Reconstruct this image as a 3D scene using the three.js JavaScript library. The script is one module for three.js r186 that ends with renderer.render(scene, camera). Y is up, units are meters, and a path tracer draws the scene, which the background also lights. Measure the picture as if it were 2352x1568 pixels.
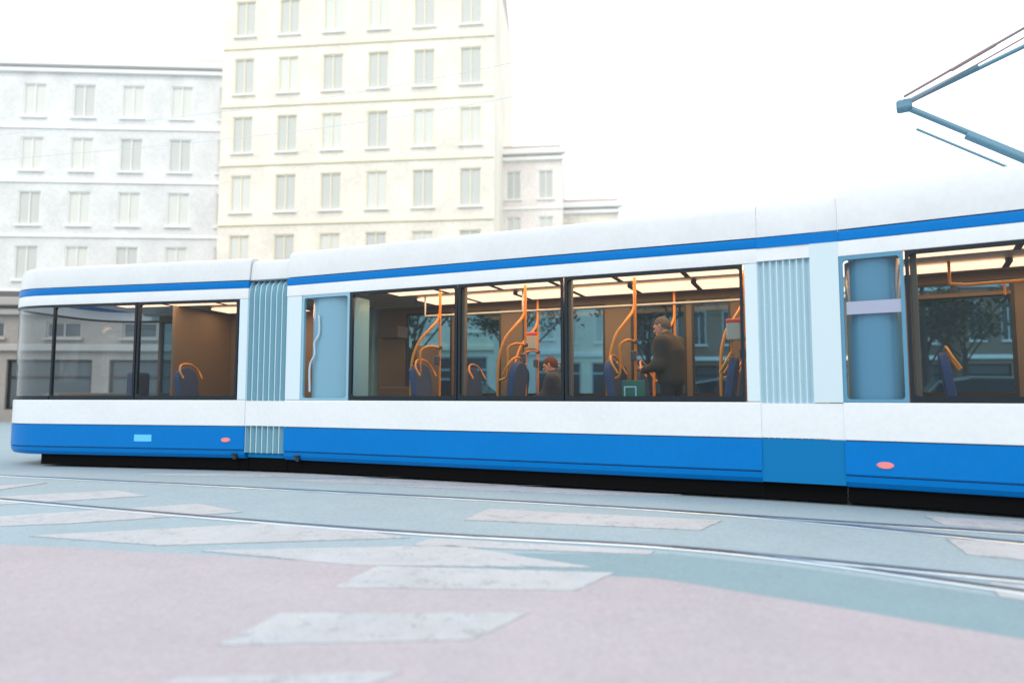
import * as THREE from 'three';
import { mergeGeometries, toCreasedNormals } from 'three/addons/utils/BufferGeometryUtils.js';
import { RoundedBoxGeometry } from 'three/addons/geometries/RoundedBoxGeometry.js';
import { MarchingCubes } from 'three/addons/objects/MarchingCubes.js';
import { RectAreaLightUniformsLib } from 'three/addons/lights/RectAreaLightUniformsLib.js';

// ------------------------------------------------------------------ camera, sky, sun, exposure
const EYE = 1.12;
const scene = new THREE.Scene();
const camera = new THREE.PerspectiveCamera(53.13, 1024 / 682, 0.05, 900);
camera.position.set(0, EYE, 0);
camera.rotation.x = 0.0777;
camera.focus = 8.6; camera.userData.fStop = 0.6;
camera.updateMatrixWorld();

const renderer = new THREE.WebGLRenderer({ antialias: true });
renderer.toneMapping = THREE.LinearToneMapping;
renderer.toneMappingExposure = 1.06;
renderer.shadowMap.enabled = true;
RectAreaLightUniformsLib.init();

{ // an even overcast sky, a little brighter overhead
  const w = 64, h = 32, d = new Float32Array(w * h * 4);
  for (let j = 0; j < h; j++) for (let i = 0; i < w; i++) {
    const el = ((j + 0.5) / h - 0.5) * Math.PI, s = Math.max(0, Math.sin(el));
    const L = 1.3 * (1 + 0.55 * s), k = (j * w + i) * 4;
    d[k] = L * 0.985; d[k + 1] = L * 1.0; d[k + 2] = L * 1.015; d[k + 3] = 1;
  }
  const t = new THREE.DataTexture(d, w, h, THREE.RGBAFormat, THREE.FloatType);
  t.mapping = THREE.EquirectangularReflectionMapping; t.magFilter = t.minFilter = THREE.LinearFilter; t.needsUpdate = true;
  scene.background = t; scene.environment = t;
}
const sun = new THREE.DirectionalLight(new THREE.Color(1, 0.95, 0.88), 0.7);
sun.position.set(-14, 30, 16); sun.target.position.set(0, 0, -10);
sun.castShadow = true; sun.shadow.radius = 40; sun.shadow.mapSize.set(2048, 2048);
Object.assign(sun.shadow.camera, { left: -40, right: 40, top: 40, bottom: -40, near: 1, far: 120 });
scene.add(sun, sun.target);

// ------------------------------------------------------------------ helpers
let seed = 7;
const rnd = () => { seed = (seed * 1664525 + 1013904223) >>> 0; return seed / 4294967296; };
const used = {};
function numbered(n) { const k = used[n] = (used[n] ?? -1) + 1; return k ? n + '_' + String(k).padStart(3, '0') : n; }
function tag(o, label, category, group, kind) {
  if (label) o.userData.label = label; if (category) o.userData.category = category;
  if (group) o.userData.group = group; if (kind) o.userData.kind = kind; return o;
}
function thing(name, label, category, pos = [0, 0, 0], turn = 0, group) {
  const g = new THREE.Group(); g.name = numbered(name); g.position.set(...pos); g.rotation.y = turn; scene.add(g);
  return tag(g, label, category, group);
}
function mesh(name, geo, mat, parent = scene) {
  const g = Array.isArray(geo) ? merge(geo) : geo;
  const m = new THREE.Mesh(g, mat); m.name = parent === scene ? numbered(name) : name; m.castShadow = m.receiveShadow = true; parent.add(m); return m;
}
function merge(list) {
  return mergeGeometries(list.map(g => { g = g.index ? g.toNonIndexed() : g; if (!g.attributes.uv) g.setAttribute('uv', new THREE.BufferAttribute(new Float32Array(g.attributes.position.count * 2), 2)); if (!g.attributes.normal) g.computeVertexNormals(); return g; }));
}
const box = (w, h, d, x = 0, y = 0, z = 0, r = 0) => (r ? new RoundedBoxGeometry(w, h, d, 2, Math.min(r, w / 2.01, h / 2.01, d / 2.01)) : new THREE.BoxGeometry(w, h, d)).translate(x, y, z);
const V = (x, y, z) => new THREE.Vector3(x, y, z);
function tube(pts, r, seg = 24, rad = 8) { return new THREE.TubeGeometry(new THREE.CatmullRomCurve3(pts.map(p => V(...p)), false, 'centripetal'), seg, r, rad, false); }
function rod(a, b, r, rad = 8) {
  const A = V(...a), B = V(...b), g = new THREE.CylinderGeometry(r, r, A.distanceTo(B), rad);
  return g.applyQuaternion(new THREE.Quaternion().setFromUnitVectors(V(0, 1, 0), B.clone().sub(A).normalize())).translate((A.x + B.x) / 2, (A.y + B.y) / 2, (A.z + B.z) / 2);
}
/** sweeps a closed profile [[off, y]...] along a plan polyline [[u, v]...]; off is outward (to the left of the walk) */
function sweep(plan, profile, crease = 0.5) {
  const n = plan.length, m = profile.length, ring = [];
  for (let i = 0; i < n; i++) {
    const a = plan[Math.max(0, i - 1)], b = plan[i], c = plan[Math.min(n - 1, i + 1)];
    let d1 = [b[0] - a[0], b[1] - a[1]], d2 = [c[0] - b[0], c[1] - b[1]];
    if (i === 0) d1 = d2; if (i === n - 1) d2 = d1;
    const l1 = Math.hypot(...d1), l2 = Math.hypot(...d2);
    let nx = -d1[1] / l1 - d2[1] / l2, nz = d1[0] / l1 + d2[0] / l2; const l = Math.hypot(nx, nz); nx /= l; nz /= l;
    const cs = (-d1[1] / l1) * nx + (d1[0] / l1) * nz;
    ring.push(profile.map(([o, y]) => V(b[0] + nx * o / cs, y, b[1] + nz * o / cs)));
  }
  const p = [];
  const q = (a, b, c, d) => { for (const v of [a, b, c, a, c, d]) p.push(v.x, v.y, v.z); };
  for (let i = 0; i + 1 < n; i++) for (let j = 0; j < m; j++) { const k = (j + 1) % m; q(ring[i][j], ring[i + 1][j], ring[i + 1][k], ring[i][k]); }
  const tri = THREE.ShapeUtils.triangulateShape(profile.map(([x, y]) => new THREE.Vector2(x, y)), []);
  for (const [a, b, c] of tri) for (const [r, rev] of [[ring[0], 0], [ring[n - 1], 1]]) for (const v of rev ? [r[a], r[c], r[b]] : [r[a], r[b], r[c]]) p.push(v.x, v.y, v.z);
  let g = new THREE.BufferGeometry(); g.setAttribute('position', new THREE.Float32BufferAttribute(p, 3));
  g.computeVertexNormals(); g = toCreasedNormals(g, crease);
  const P = g.attributes.position, N = g.attributes.normal, uv = new Float32Array(P.count * 2);
  for (let i = 0; i < P.count; i++) { const up = Math.abs(N.getY(i)) > 0.7; uv[2 * i] = P.getX(i) + (up ? 0 : P.getZ(i) * 0.6); uv[2 * i + 1] = up ? P.getZ(i) : P.getY(i); }
  g.setAttribute('uv', new THREE.BufferAttribute(uv, 2)); return g;
}
function shapeOf(pts) { const s = new THREE.Shape(); pts.forEach(([x, y], i) => i ? s.lineTo(x, y) : s.moveTo(x, y)); return s; }
function rectHole(x0, y0, x1, y1, r = 0) {
  const p = new THREE.Path(); if (!r) { p.moveTo(x0, y0); p.lineTo(x1, y0); p.lineTo(x1, y1); p.lineTo(x0, y1); p.closePath(); return p; }
  p.moveTo(x0 + r, y0); p.lineTo(x1 - r, y0); p.quadraticCurveTo(x1, y0, x1, y0 + r); p.lineTo(x1, y1 - r); p.quadraticCurveTo(x1, y1, x1 - r, y1);
  p.lineTo(x0 + r, y1); p.quadraticCurveTo(x0, y1, x0, y1 - r); p.lineTo(x0, y0 + r); p.quadraticCurveTo(x0, y0, x0 + r, y0); return p;
}
/** a plate in the x-y plane with holes, front face at z = front, going back by depth */
function plate(x0, y0, x1, y1, holes, depth, front = 0) {
  const s = shapeOf([[x0, y0], [x1, y0], [x1, y1], [x0, y1]]); holes.forEach(h => s.holes.push(rectHole(...h)));
  return new THREE.ExtrudeGeometry(s, { depth, bevelEnabled: false, curveSegments: 4 }).translate(0, 0, front - depth);
}
const pane = (x0, y0, x1, y1, z) => new THREE.PlaneGeometry(x1 - x0, y1 - y0).translate((x0 + x1) / 2, (y0 + y1) / 2, z);

// value noise that tiles
function tileNoise(n, cells, seedOff) {
  const s0 = seed; seed = 1000 + seedOff * 77; const g = new Float32Array(cells * cells); for (let i = 0; i < g.length; i++) g[i] = rnd(); seed = s0;
  const f = t => t * t * (3 - 2 * t);
  return (x, y) => { const u = x / n * cells, v = y / n * cells, i = Math.floor(u), j = Math.floor(v), a = f(u - i), b = f(v - j), G = (p, q) => g[((q + cells) % cells) * cells + ((p + cells) % cells)];
    return (G(i, j) * (1 - a) + G(i + 1, j) * a) * (1 - b) + (G(i, j + 1) * (1 - a) + G(i + 1, j + 1) * a) * b; };
}
/** colour map + height map from a function (x, y) => [r, g, b, height] in sRGB 0..1 */
function maps(n, metres, fn, aniso = 1) {
  const c = new Uint8Array(n * n * 4), h = new Uint8Array(n * n * 4);
  for (let y = 0; y < n; y++) for (let x = 0; x < n; x++) {
    const [r, g, b, e] = fn(x, y), k = (y * n + x) * 4;
    c[k] = Math.max(0, Math.min(255, r * 255)); c[k + 1] = Math.max(0, Math.min(255, g * 255)); c[k + 2] = Math.max(0, Math.min(255, b * 255)); c[k + 3] = 255;
    h[k] = h[k + 1] = h[k + 2] = Math.max(0, Math.min(255, e * 255)); h[k + 3] = 255;
  }
  return [c, h].map((d, i) => { const t = new THREE.DataTexture(d, n, n); t.wrapS = t.wrapT = THREE.RepeatWrapping; t.magFilter = THREE.LinearFilter; t.minFilter = THREE.LinearMipmapLinearFilter; t.generateMipmaps = true;
    t.repeat.set(1 / metres, 1 / metres * aniso); if (!i) t.colorSpace = THREE.SRGBColorSpace; t.needsUpdate = true; return t; });
}
const srgb = c => c.map(v => v <= 0.0031308 ? v * 12.92 : 1.055 * v ** (1 / 2.4) - 0.055);
function ground(lin, n, metres, s, speck, patch, worn) {
  const wb = worn && srgb(worn), w1 = tileNoise(n, 40, s + 6), w2 = tileNoise(n, 190, s + 7);
  const b = srgb(lin), n1 = tileNoise(n, 5, s), n2 = tileNoise(n, 23, s + 1), n3 = tileNoise(n, Math.round(n / 3), s + 2), n4 = tileNoise(n, n, s + 3), n5 = tileNoise(n, 97, s + 4);
  return maps(n, metres, (x, y) => {
    const big = (n1(x, y) - 0.5) * patch + (n2(x, y) - 0.5) * patch * 0.8 + (n5(x, y) - 0.5) * patch * 0.5;
    const g = n3(x, y) * 0.6 + n4(x, y) * 0.4, k = 1 + big + (g - 0.5) * speck;
    const hue = (n2(y, x) - 0.5) * 0.012;
    const q = worn ? Math.max(0, Math.min(1, (w1(x, y) * 0.55 + w2(x, y) * 0.45 - 0.65) * 7)) : 0, t = j => worn ? b[j] + (wb[j] - b[j]) * q : b[j];   // paint chipped down to the road
    return [t(0) * (k + hue), t(1) * k, t(2) * (k - hue), g * (1 - q * 0.6)];
  });
}
const std = (c, roughness = 0.6, more = {}) => new THREE.MeshStandardMaterial({ color: new THREE.Color().setRGB(...c), roughness, ...more });
const phy = (c, roughness = 0.4, more = {}) => new THREE.MeshPhysicalMaterial({ color: new THREE.Color().setRGB(...c), roughness, ...more });

const M = {};
{
  const film = (lin, s) => { const b = srgb(lin), a = tileNoise(512, 7, s), c = tileNoise(512, 60, s + 1), f = tileNoise(512, 256, s + 2);
    return maps(512, 2.5, (x, y) => { const k = 1 + (a(x, y) - 0.5) * 0.025 + (c(x, y) - 0.5) * 0.02 + (f(x, y) - 0.5) * 0.015; return [b[0] * k, b[1] * k, b[2] * k, f(x, y)]; })[0]; };
  M.white = phy([1, 1, 1], 0.32, { map: film([0.65, 0.69, 0.72], 40), specularIntensity: 0.6 });
  M.roofDimWhite = phy([1, 1, 1], 0.35, { map: film([0.57, 0.605, 0.63], 45), specularIntensity: 0.5 });  // body white toned down against the stronger sky light on the roof
  M.blue = phy([1, 1, 1], 0.3, { map: film([0.0, 0.155, 0.48], 50), specularIntensity: 0.22 });
  M.teal = phy([0.0, 0.15, 0.38], 0.6, { specularIntensity: 0.3 });
}
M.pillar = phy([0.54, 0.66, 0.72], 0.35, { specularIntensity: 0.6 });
M.greyWhite = std([0.5, 0.62, 0.68], 0.5);
M.black = std([0.012, 0.013, 0.015], 0.5);
M.under = phy([0.005, 0.005, 0.0055], 0.9, { specularIntensity: 0.1 });  // near black, with the shade under the cars put into the colour
M.frit = phy([0.012, 0.02, 0.028], 0.25, { specularIntensity: 0.4 });
M.glass = phy([0.6, 0.72, 0.78], 0.01, { transmission: 1, thickness: 0, ior: 1.28 });
M.farGlass = phy([0.2, 0.38, 0.46], 0.01, { transmission: 1, thickness: 0, ior: 1.28 });
M.cabGlass = phy([0.86, 0.9, 0.92], 0.01, { transmission: 1, thickness: 0, ior: 1.3 });
M.panelDark = phy([0.08, 0.24, 0.37], 0.18, { specularIntensity: 0.6 });
M.panelPale = phy([0.2, 0.4, 0.52], 0.18, { specularIntensity: 0.6 });
M.panelPrint = phy([0.42, 0.6, 0.68], 0.3);
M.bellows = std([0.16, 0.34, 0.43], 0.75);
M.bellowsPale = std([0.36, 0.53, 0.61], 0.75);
M.fold = std([0.5, 0.68, 0.76], 0.6);
M.inner = std([0.13, 0.095, 0.07], 0.6);
M.innerBrown = std([0.12, 0.085, 0.065], 0.6);
M.innerDark = std([0.09, 0.085, 0.085], 0.7);
M.ceil = std([0.42, 0.37, 0.31], 0.5);
M.floor = std([0.06, 0.06, 0.065], 0.7);
M.pole = phy([0.6, 0.19, 0.012], 0.3);
M.seat = std([0.025, 0.05, 0.12], 0.85);
M.seatShell = phy([0.05, 0.06, 0.08], 0.4);
M.steel = std([0.5, 0.5, 0.5], 0.3, { metalness: 0.9 });
M.lamp = new THREE.MeshStandardMaterial({ color: new THREE.Color(0.8, 0.75, 0.65), roughness: 0.5, emissive: new THREE.Color().setRGB(1, 0.52, 0.31), emissiveIntensity: 2.6 });
M.red = phy([0.6, 0.05, 0.03], 0.4);
M.reflector = phy([0.75, 0.22, 0.22], 0.25);
M.mark = phy([0.1, 0.5, 0.8], 0.35);
M.panto = std([0.1, 0.22, 0.3], 0.45, { metalness: 0.2 });
M.pantoRed = std([0.26, 0.19, 0.21], 0.5, { metalness: 0.2 });
M.sign = std([0.55, 0.5, 0.5], 0.5);
M.greenSign = phy([0.01, 0.12, 0.08], 0.4);

// ------------------------------------------------------------------ ground, road, tracks
const plane = (pts, y) => { // pts [[x, z]...] as a sheet at height y, uv in metres
  const g = new THREE.ShapeGeometry(shapeOf(pts.map(([x, z]) => [x, -z]))).rotateX(-Math.PI / 2).translate(0, y, 0);
  const P = g.attributes.position, uv = g.attributes.uv; for (let i = 0; i < P.count; i++) uv.setXY(i, P.getX(i), P.getZ(i)); return g;
};
/** a thin coat with a real edge: pts [[x, z]...], top at height y, worn a little along its outline */
const coat = (pts, y, thick, wear = 0) => {
  const P = []; for (let i = 0; i < pts.length; i++) { const a = pts[i], b = pts[(i + 1) % pts.length], n = wear ? Math.max(2, Math.ceil(Math.hypot(b[0] - a[0], b[1] - a[1]) / 0.05)) : 1; for (let k = 0; k < n; k++) P.push([a[0] + (b[0] - a[0]) * k / n + (rnd() - 0.5) * wear, a[1] + (b[1] - a[1]) * k / n + (rnd() - 0.5) * wear]); }
  const g = new THREE.ExtrudeGeometry(shapeOf(P.map(([x, z]) => [x, -z])), { depth: thick, bevelEnabled: false }).rotateX(-Math.PI / 2).translate(0, y - thick, 0);
  const Q = g.attributes.position, uv = g.attributes.uv; for (let i = 0; i < Q.count; i++) uv.setXY(i, Q.getX(i), Q.getZ(i)); return g;
};
const px = (x, y) => { const d = 1568 * EYE / (y - 906.2); return [(x - 1176) / 1568 * d, -d]; };   // photograph pixel (2352 wide) on the ground, to lay out the road
{
  const [c, h] = ground([0.235, 0.315, 0.365], 1024, 6, 1, 0.12, 0.028);
  M.road = std([1, 1, 1], 0.9, { map: c, bumpMap: h, bumpScale: 0.0008 });
  const [c2, h2] = ground([0.318, 0.302, 0.338], 1024, 5.3, 9, 0.12, 0.028);
  M.lane = std([1, 1, 1], 0.9, { map: c2, bumpMap: h2, bumpScale: 0.0008 });
  const [c3, h3] = ground([0.35, 0.375, 0.412], 1024, 3.1, 17, 0.14, 0.05, [0.28, 0.295, 0.325]);
  M.paint = std([1, 1, 1], 0.75, { map: c3, bumpMap: h3, bumpScale: 0.0005 });
  const [c5, h5] = ground([0.165, 0.255, 0.3], 1024, 4.7, 31, 0.12, 0.028);
  M.strip = std([1, 1, 1], 0.9, { map: c5, bumpMap: h5, bumpScale: 0.0008 });
  const [c4] = ground([0.30, 0.36, 0.39], 512, 2.1, 23, 0.1, 0.05);
  M.bed = std([1, 1, 1], 0.85, { map: c4 });
}
const gr = mesh('ground', plane([[-400, 60], [400, 60], [400, -500], [-400, -500]], 0), M.road);
tag(gr, 'pale blue grey road surface reaching past the tram to the houses', 'ground', null, 'structure');
const lanePts = [[-420, 1226], [150, 1249], [700, 1279], [1100, 1301], [1500, 1318], [1900, 1381], [2352, 1457], [2600, 1505]].map(p => px(...p));
const lane = mesh('cycle_lane', coat([...lanePts, [7, 2], [-9, 2], [-9, -5.4]], 0.004, 0.0035), M.lane);
tag(lane, 'faded pink asphalt lane across the near foreground', 'cycle lane', null, 'structure');
const bluerStrip = mesh('road_strip', coat([[900, 1262], [1531, 1264], [1810, 1293], [2352, 1370], [2700, 1440], [2700, 1528], [2600, 1504], [2352, 1456.5], [1900, 1380.5], [1500, 1317.5], [1250, 1308]].map(p => px(...p)), 0.0032, 0.003), M.strip);  // even, bluer colour laid as its own thin coat
tag(bluerStrip, 'bluer ground strip between the nearest rail and the pink lane', 'road strip', null, 'structure');
const marks = thing('road_markings', 'worn white painted blocks laid in rows across the road and pink lane', 'road markings'); marks.userData.kind = 'structure';
for (const q of [
  [[0, 1183], [466, 1153.5], [565, 1172], [178, 1197], [0, 1204]], [[0, 1138.6], [277, 1123.6], [348, 1135.7], [0, 1156]], [[0, 1113.7], [121, 1106.6], [0, 1123.6]],
  [[85, 1225], [697, 1193.7], [945, 1229], [384, 1246]], [[476, 1257.7], [1040, 1246], [1358, 1295], [826, 1290]], [[877, 1291.7], [1405, 1307], [1320.6, 1345.8], [775.6, 1339]],
  [[658, 1396], [1212, 1395], [1090, 1452.5], [515, 1465.6]], [[440, 1536], [934.7, 1522], [700, 1600], [130, 1625]], [[1124, 1164.8], [1650, 1191], [1601, 1212], [1068, 1189]],
  [[995.6, 1230], [1497, 1257.9], [1486.5, 1266], [951.6, 1246]], [[2156, 1231], [2420, 1250], [2420, 1287], [2201, 1266]], [[2107, 1180.8], [2420, 1199], [2420, 1220], [2152, 1200]],
  [[2246, 1327], [2420, 1344], [2420, 1378], [2268, 1359]], [[330, 1087], [640, 1084], [980, 1093], [560, 1093]], [[640, 1100], [900, 1097.5], [1250, 1112], [960, 1113]], [[918, 1114], [1130, 1111], [1560, 1133], [1350, 1132]],
]) mesh('road_marking', coat(q.map(p => px(...p)), 0.008, 0.0075, 0.012), M.paint, marks);

function rail(pts, name, parent) {   // grooved rail let into the road: a bright running head, a dark groove and a guard lip
  const cv = new THREE.CatmullRomCurve3(pts.map(([x, z]) => V(x, 0, z)), false, 'centripetal'), P = cv.getPoints(90).map(p => [p.x, p.z]);
  const r = mesh(name, sweep(P, [[-0.032, -0.02], [-0.032, 0.012], [-0.026, 0.016], [0.026, 0.016], [0.032, 0.012], [0.032, -0.02]], 0.6), M.rail, parent);
  mesh('groove', sweep(P, [[0.033, -0.02], [0.033, 0.0095], [0.085, 0.0095], [0.085, -0.02]].map(([a, b]) => [-a, b])), M.groove, r);
  mesh('guard_lip', sweep(P, [[0.086, -0.02], [0.086, 0.013], [0.106, 0.013], [0.106, -0.02]].map(([a, b]) => [-a, b])), M.rail, r);
  return r;
}
M.rail = std([0.62, 0.7, 0.76], 0.28, { metalness: 1 });
M.groove = std([0.03, 0.045, 0.06], 0.7);
const farRail = [[-500, 1073], [0, 1091.6], [796, 1130], [1531, 1171], [1775, 1190], [2352, 1246.5]].map(p => px(...p));
const farBranch = [[1531, 1171.5], [1775, 1187.5], [2352, 1224.5]].map(p => px(...p));
const nearRail = [[-7.9, -8.3], px(900, 1218), [px(1531, 1254)[0], px(1531, 1254)[1]], px(1810, 1282), px(2352, 1357.5)];
const nearBranch = [px(1531, 1253), px(1810, 1278.5), px(2352, 1331)];
const ext = (a, k) => { const p = a[a.length - 1], q = a[a.length - 2], l = Math.hypot(p[0] - q[0], p[1] - q[1]); return [...a, [p[0] + (p[0] - q[0]) / l * k, p[1] + (p[1] - q[1]) / l * k]]; };
const tk = thing('tram_track', 'grooved steel tram rails curving through the road nearest the camera', 'tram track'); tk.userData.kind = 'structure';
rail(ext(farRail, 7), 'rail', tk); rail(ext(nearRail, 7), 'rail', tk);
const tb = thing('tram_track', 'steel rails of the switch branching off towards the right edge', 'tram track'); tb.userData.kind = 'structure';
rail(ext(farBranch, 7), 'rail', tb); rail(ext(nearBranch, 7), 'rail', tb);

// ------------------------------------------------------------------ the tram
const T0 = V(-3.26, 0, -9.8);
const tram = thing('tram', 'white and blue articulated tram with lit interior, passing from edge to edge', 'tram', T0.toArray());
const WIDE = 2.4;
const frame = (x, z, deg) => new THREE.Matrix4().makeTranslation(x, 0, z).multiply(new THREE.Matrix4().makeRotationY(THREE.MathUtils.degToRad(deg)));
const F = {
  left: { m: frame(-8.4, -10.96, -12), L: 4.6, top: 3.16, stripe: M.blue },
  middle: { m: frame(-3.26, -9.8, -23.2), L: 6.42, top: 3.2, stripe: M.blue },
  right: { m: frame(3.35, -6.92, -31), L: 7.2, top: 3.26, stripe: M.blue },
};
const toTram = new THREE.Matrix4().makeTranslation(-T0.x, 0, -T0.z);
function part(f, name, geo, mat, parent = tram) {
  const m = mesh(name, geo, mat, parent);
  if (parent === tram) { m.matrix.copy(toTram).multiply(f.m); m.matrix.decompose(m.position, m.quaternion, m.scale); }
  return m;
}
const noseCurve = []; // plan of the front end, far side to near side
for (let k = 0; k <= 24; k++) { const a = Math.PI * (k / 24), s = Math.sin(a), c = Math.cos(a); noseCurve.push([1.15 - 1.15 * Math.sign(s) * Math.abs(s) ** 0.75, -WIDE / 2 - WIDE / 2 * Math.sign(c) * Math.abs(c) ** 0.55]); }
for (const k of Object.keys(F)) {
  const f = F[k], L = f.L;
  f.sides = k === 'left' ? [[[L, -WIDE], ...noseCurve, [L, 0]]] : [[[0, 0], [L, 0]], [[L, -WIDE], [0, -WIDE]]];
  const both = profile => f.sides.map(s => sweep(s, profile));
  part(f, 'blue_skirt', both([[0, 0.655], [0, 0.33], [-0.008, 0.318], [-0.05, 0.318], [-0.05, 0.655]]), M.blue);
  part(f, 'lower_sill', both([[-0.004, 0.308], [-0.012, 0.25], [-0.05, 0.2], [-0.12, 0.185], [-0.12, 0.308]]), M.blue);
  part(f, 'white_side_band', both([[0, 1.03], [-0.008, 1.04], [-0.05, 1.04], [-0.05, 0.664], [-0.006, 0.664], [0, 0.67]]), M.white);
  part(f, 'upper_side_band', both([[-0.002, 2.535], [0, 2.545], [-0.004, 2.69], [-0.06, 2.69], [-0.06, 2.535]]), M.white);
  part(f, 'roof_stripe', both([[-0.006, 2.694], [-0.002, 2.71], [-0.006, 2.79], [-0.014, 2.8], [-0.06, 2.8], [-0.06, 2.694]]), f.stripe);
  const t = f.top;
  part(f, 'roof_fairing', both([[-0.012, 2.815], [-0.014, 2.86], [-0.034, t - 0.1], [-0.058, t - 0.035], [-0.1, t - 0.006], [-0.24, t], [-0.24, 2.81], [-0.06, 2.81]]), M.roofDimWhite);
  const u0 = k === 'left' ? 1.0 : 0.02;
  part(f, 'roof', [box(L - u0, 0.06, WIDE - 0.3, (L + u0) / 2, 3.02, -WIDE / 2), box(L - u0, 0.12, WIDE - 0.16, (L + u0) / 2, 2.73, -WIDE / 2)], M.greyWhite);
  part(f, 'shade_underframe', [box(L - u0 - 0.1, 0.12, WIDE - 0.26, (L + u0) / 2, 0.3, -WIDE / 2), box(L - u0 + 0.03, 0.24, WIDE - 0.2, (L + u0) / 2, 0.155, -WIDE / 2)], M.under);  // lower box carried down to the road, standing for shade under the tram
  part(f, 'floor', box(L - u0, 0.03, WIDE - 0.14, (L + u0) / 2, 0.376, -WIDE / 2), M.floor);
  part(f, 'ceiling', [box(L - u0, 0.03, WIDE - 0.5, (L + u0) / 2, 2.645, -WIDE / 2), box(L - u0, 0.03, 0.2, (L + u0) / 2, 2.62, -0.16), box(L - u0, 0.03, 0.2, (L + u0) / 2, 2.62, -WIDE + 0.16)], M.ceil);
  part(f, 'inner_wall', f.sides.map(s => sweep(s, [[-0.055, 1.045], [-0.09, 1.045], [-0.09, 0.39], [-0.055, 0.2]])), M.inner);
}
/** a window in the near wall, front face 3 mm behind the bands */
function nearWindow(f, u0, u1, glass = M.glass, frameMat = M.frit, y0 = 1.043, y1 = 2.532, bottom = 0.06) {
  const w = part(f, 'window', plate(u0, y0, u1, y1, [[u0 + 0.035, y0 + bottom, u1 - 0.035, y1 - 0.04, 0.04]], 0.045, -0.004), frameMat);
  mesh('window_pane', pane(u0 + 0.03, y0 + bottom - 0.01, u1 - 0.03, y1 - 0.035, -0.02), glass, w); return w;
}
function farWindow(f, u0, u1, hopper, y0 = 1.1, y1 = 2.5) {
  const w = part(f, 'far_window', plate(u0, y0, u1, y1, hopper ? [[u0 + 0.04, y0 + 0.05, u1 - 0.04, 2.30, 0.03], [u0 + 0.04, 2.37, u1 - 0.04, y1 - 0.03, 0.02]] : [[u0 + 0.03, y0 + 0.04, u1 - 0.03, y1 - 0.03, 0.03]], 0.06, -WIDE + 0.09), M.black);
  mesh('window_pane', pane(u0 + 0.03, y0 + 0.03, u1 - 0.03, y1 - 0.02, -WIDE + 0.05), M.farGlass, w);
  if (hopper) mesh('hopper_bar', box(u1 - u0 - 0.06, 0.05, 0.04, (u0 + u1) / 2, 2.335, -WIDE + 0.1, 0.01), M.inner, w);
  return w;
}
function farWall(f, u0, u1, wins, mat = M.inner) {
  part(f, 'far_wall', plate(u0, 1.045, u1, 2.63, wins.map(([a, b]) => [a + 0.01, 1.11, b - 0.01, 2.49]), 0.07, -WIDE + 0.085), mat);
  for (const [a, b, h] of wins) farWindow(f, a, b, h);
}
const endPillar = (f, u0, u1, mat = M.pillar) => { for (const v of [-0.027, -WIDE + 0.027]) part(f, 'end_pillar', box(u1 - u0, 1.49, 0.05, (u0 + u1) / 2, 1.788, v, 0.012), mat); };
/** a cabinet added behind the end glass, rounded so its shading grades across the pane */
function cabinet(f, u0, u1, mat) {
  const s = new THREE.Shape(), w = (u1 - u0) / 2; s.moveTo(-w, -0.5); s.lineTo(w, -0.5); s.lineTo(w, -0.3); s.bezierCurveTo(w, -0.12, w * 0.55, -0.05, 0, -0.05); s.bezierCurveTo(-w * 0.55, -0.05, -w, -0.12, -w, -0.3); s.closePath();
  part(f, 'cabinet', toCreasedNormals(new THREE.ExtrudeGeometry(s, { depth: 2.1, bevelEnabled: false, curveSegments: 14 }).rotateX(Math.PI / 2).scale(1, 1, -1).scale(1, 1, -1).translate((u0 + u1) / 2, 2.49, 0), 0.6), mat);
}
// middle section
{
  const f = F.middle;
  endPillar(f, 0.0, 0.27);
  const sp = nearWindow(f, 0.28, 1.1, M.cabGlass, M.panelPale, 1.043, 2.532, 0.03); cabinet(f, 0.3, 1.08, M.panelPale); sp.userData.label = 'pale blue window with a bent pale tube behind it';
  mesh('pale_tube', tube([[0.42, 1.16, -0.034], [0.42, 1.55, -0.034], [0.49, 1.68, -0.034], [0.49, 1.86, -0.034], [0.56, 1.96, -0.034], [0.56, 2.24, -0.034]], 0.014, 40, 8), M.pillar, sp);  // thin pale tube laid close behind the pane in a zigzag
  nearWindow(f, 1.115, 2.775); nearWindow(f, 2.79, 4.215); nearWindow(f, 4.23, 6.27);
  endPillar(f, 6.285, 6.42);
  farWall(f, 0, 6.42, [[0.57, 1.46], [1.54, 2.36], [2.74, 4.09], [4.49, 5.3], [5.38, 5.92]]);
  part(f, 'wall_locker', [box(0.42, 0.2, 0.3, 0.5, 2.16, -2.0, 0.02)], M.innerDark);
  part(f, 'partition', [box(0.04, 1.5, 0.7, 1.2, 1.15, -1.95), box(0.6, 0.5, 0.45, 0.75, 1.0, -1.9, 0.03)], M.inner);
  for (const [u, h] of [[2.78, 0], [4.22, 0]]) part(f, 'window_reveal', box(0.05, 1.46, 0.08, u + (h ? 0.05 : 0.055), 1.79, -0.1, 0.01), M.inner);
  const gs = part(f, 'notice_panel', box(0.28, 0.3, 0.02, 4.98, 1.14, -0.32, 0.005), M.greenSign); gs.userData.label = 'green notice with a pale square outline';
  mesh('notice_outline', plate(4.87, 1.06, 5.02, 1.22, [[4.885, 1.075, 5.005, 1.205]], 0.003, -0.306), M.panelPrint, gs);
}
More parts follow.
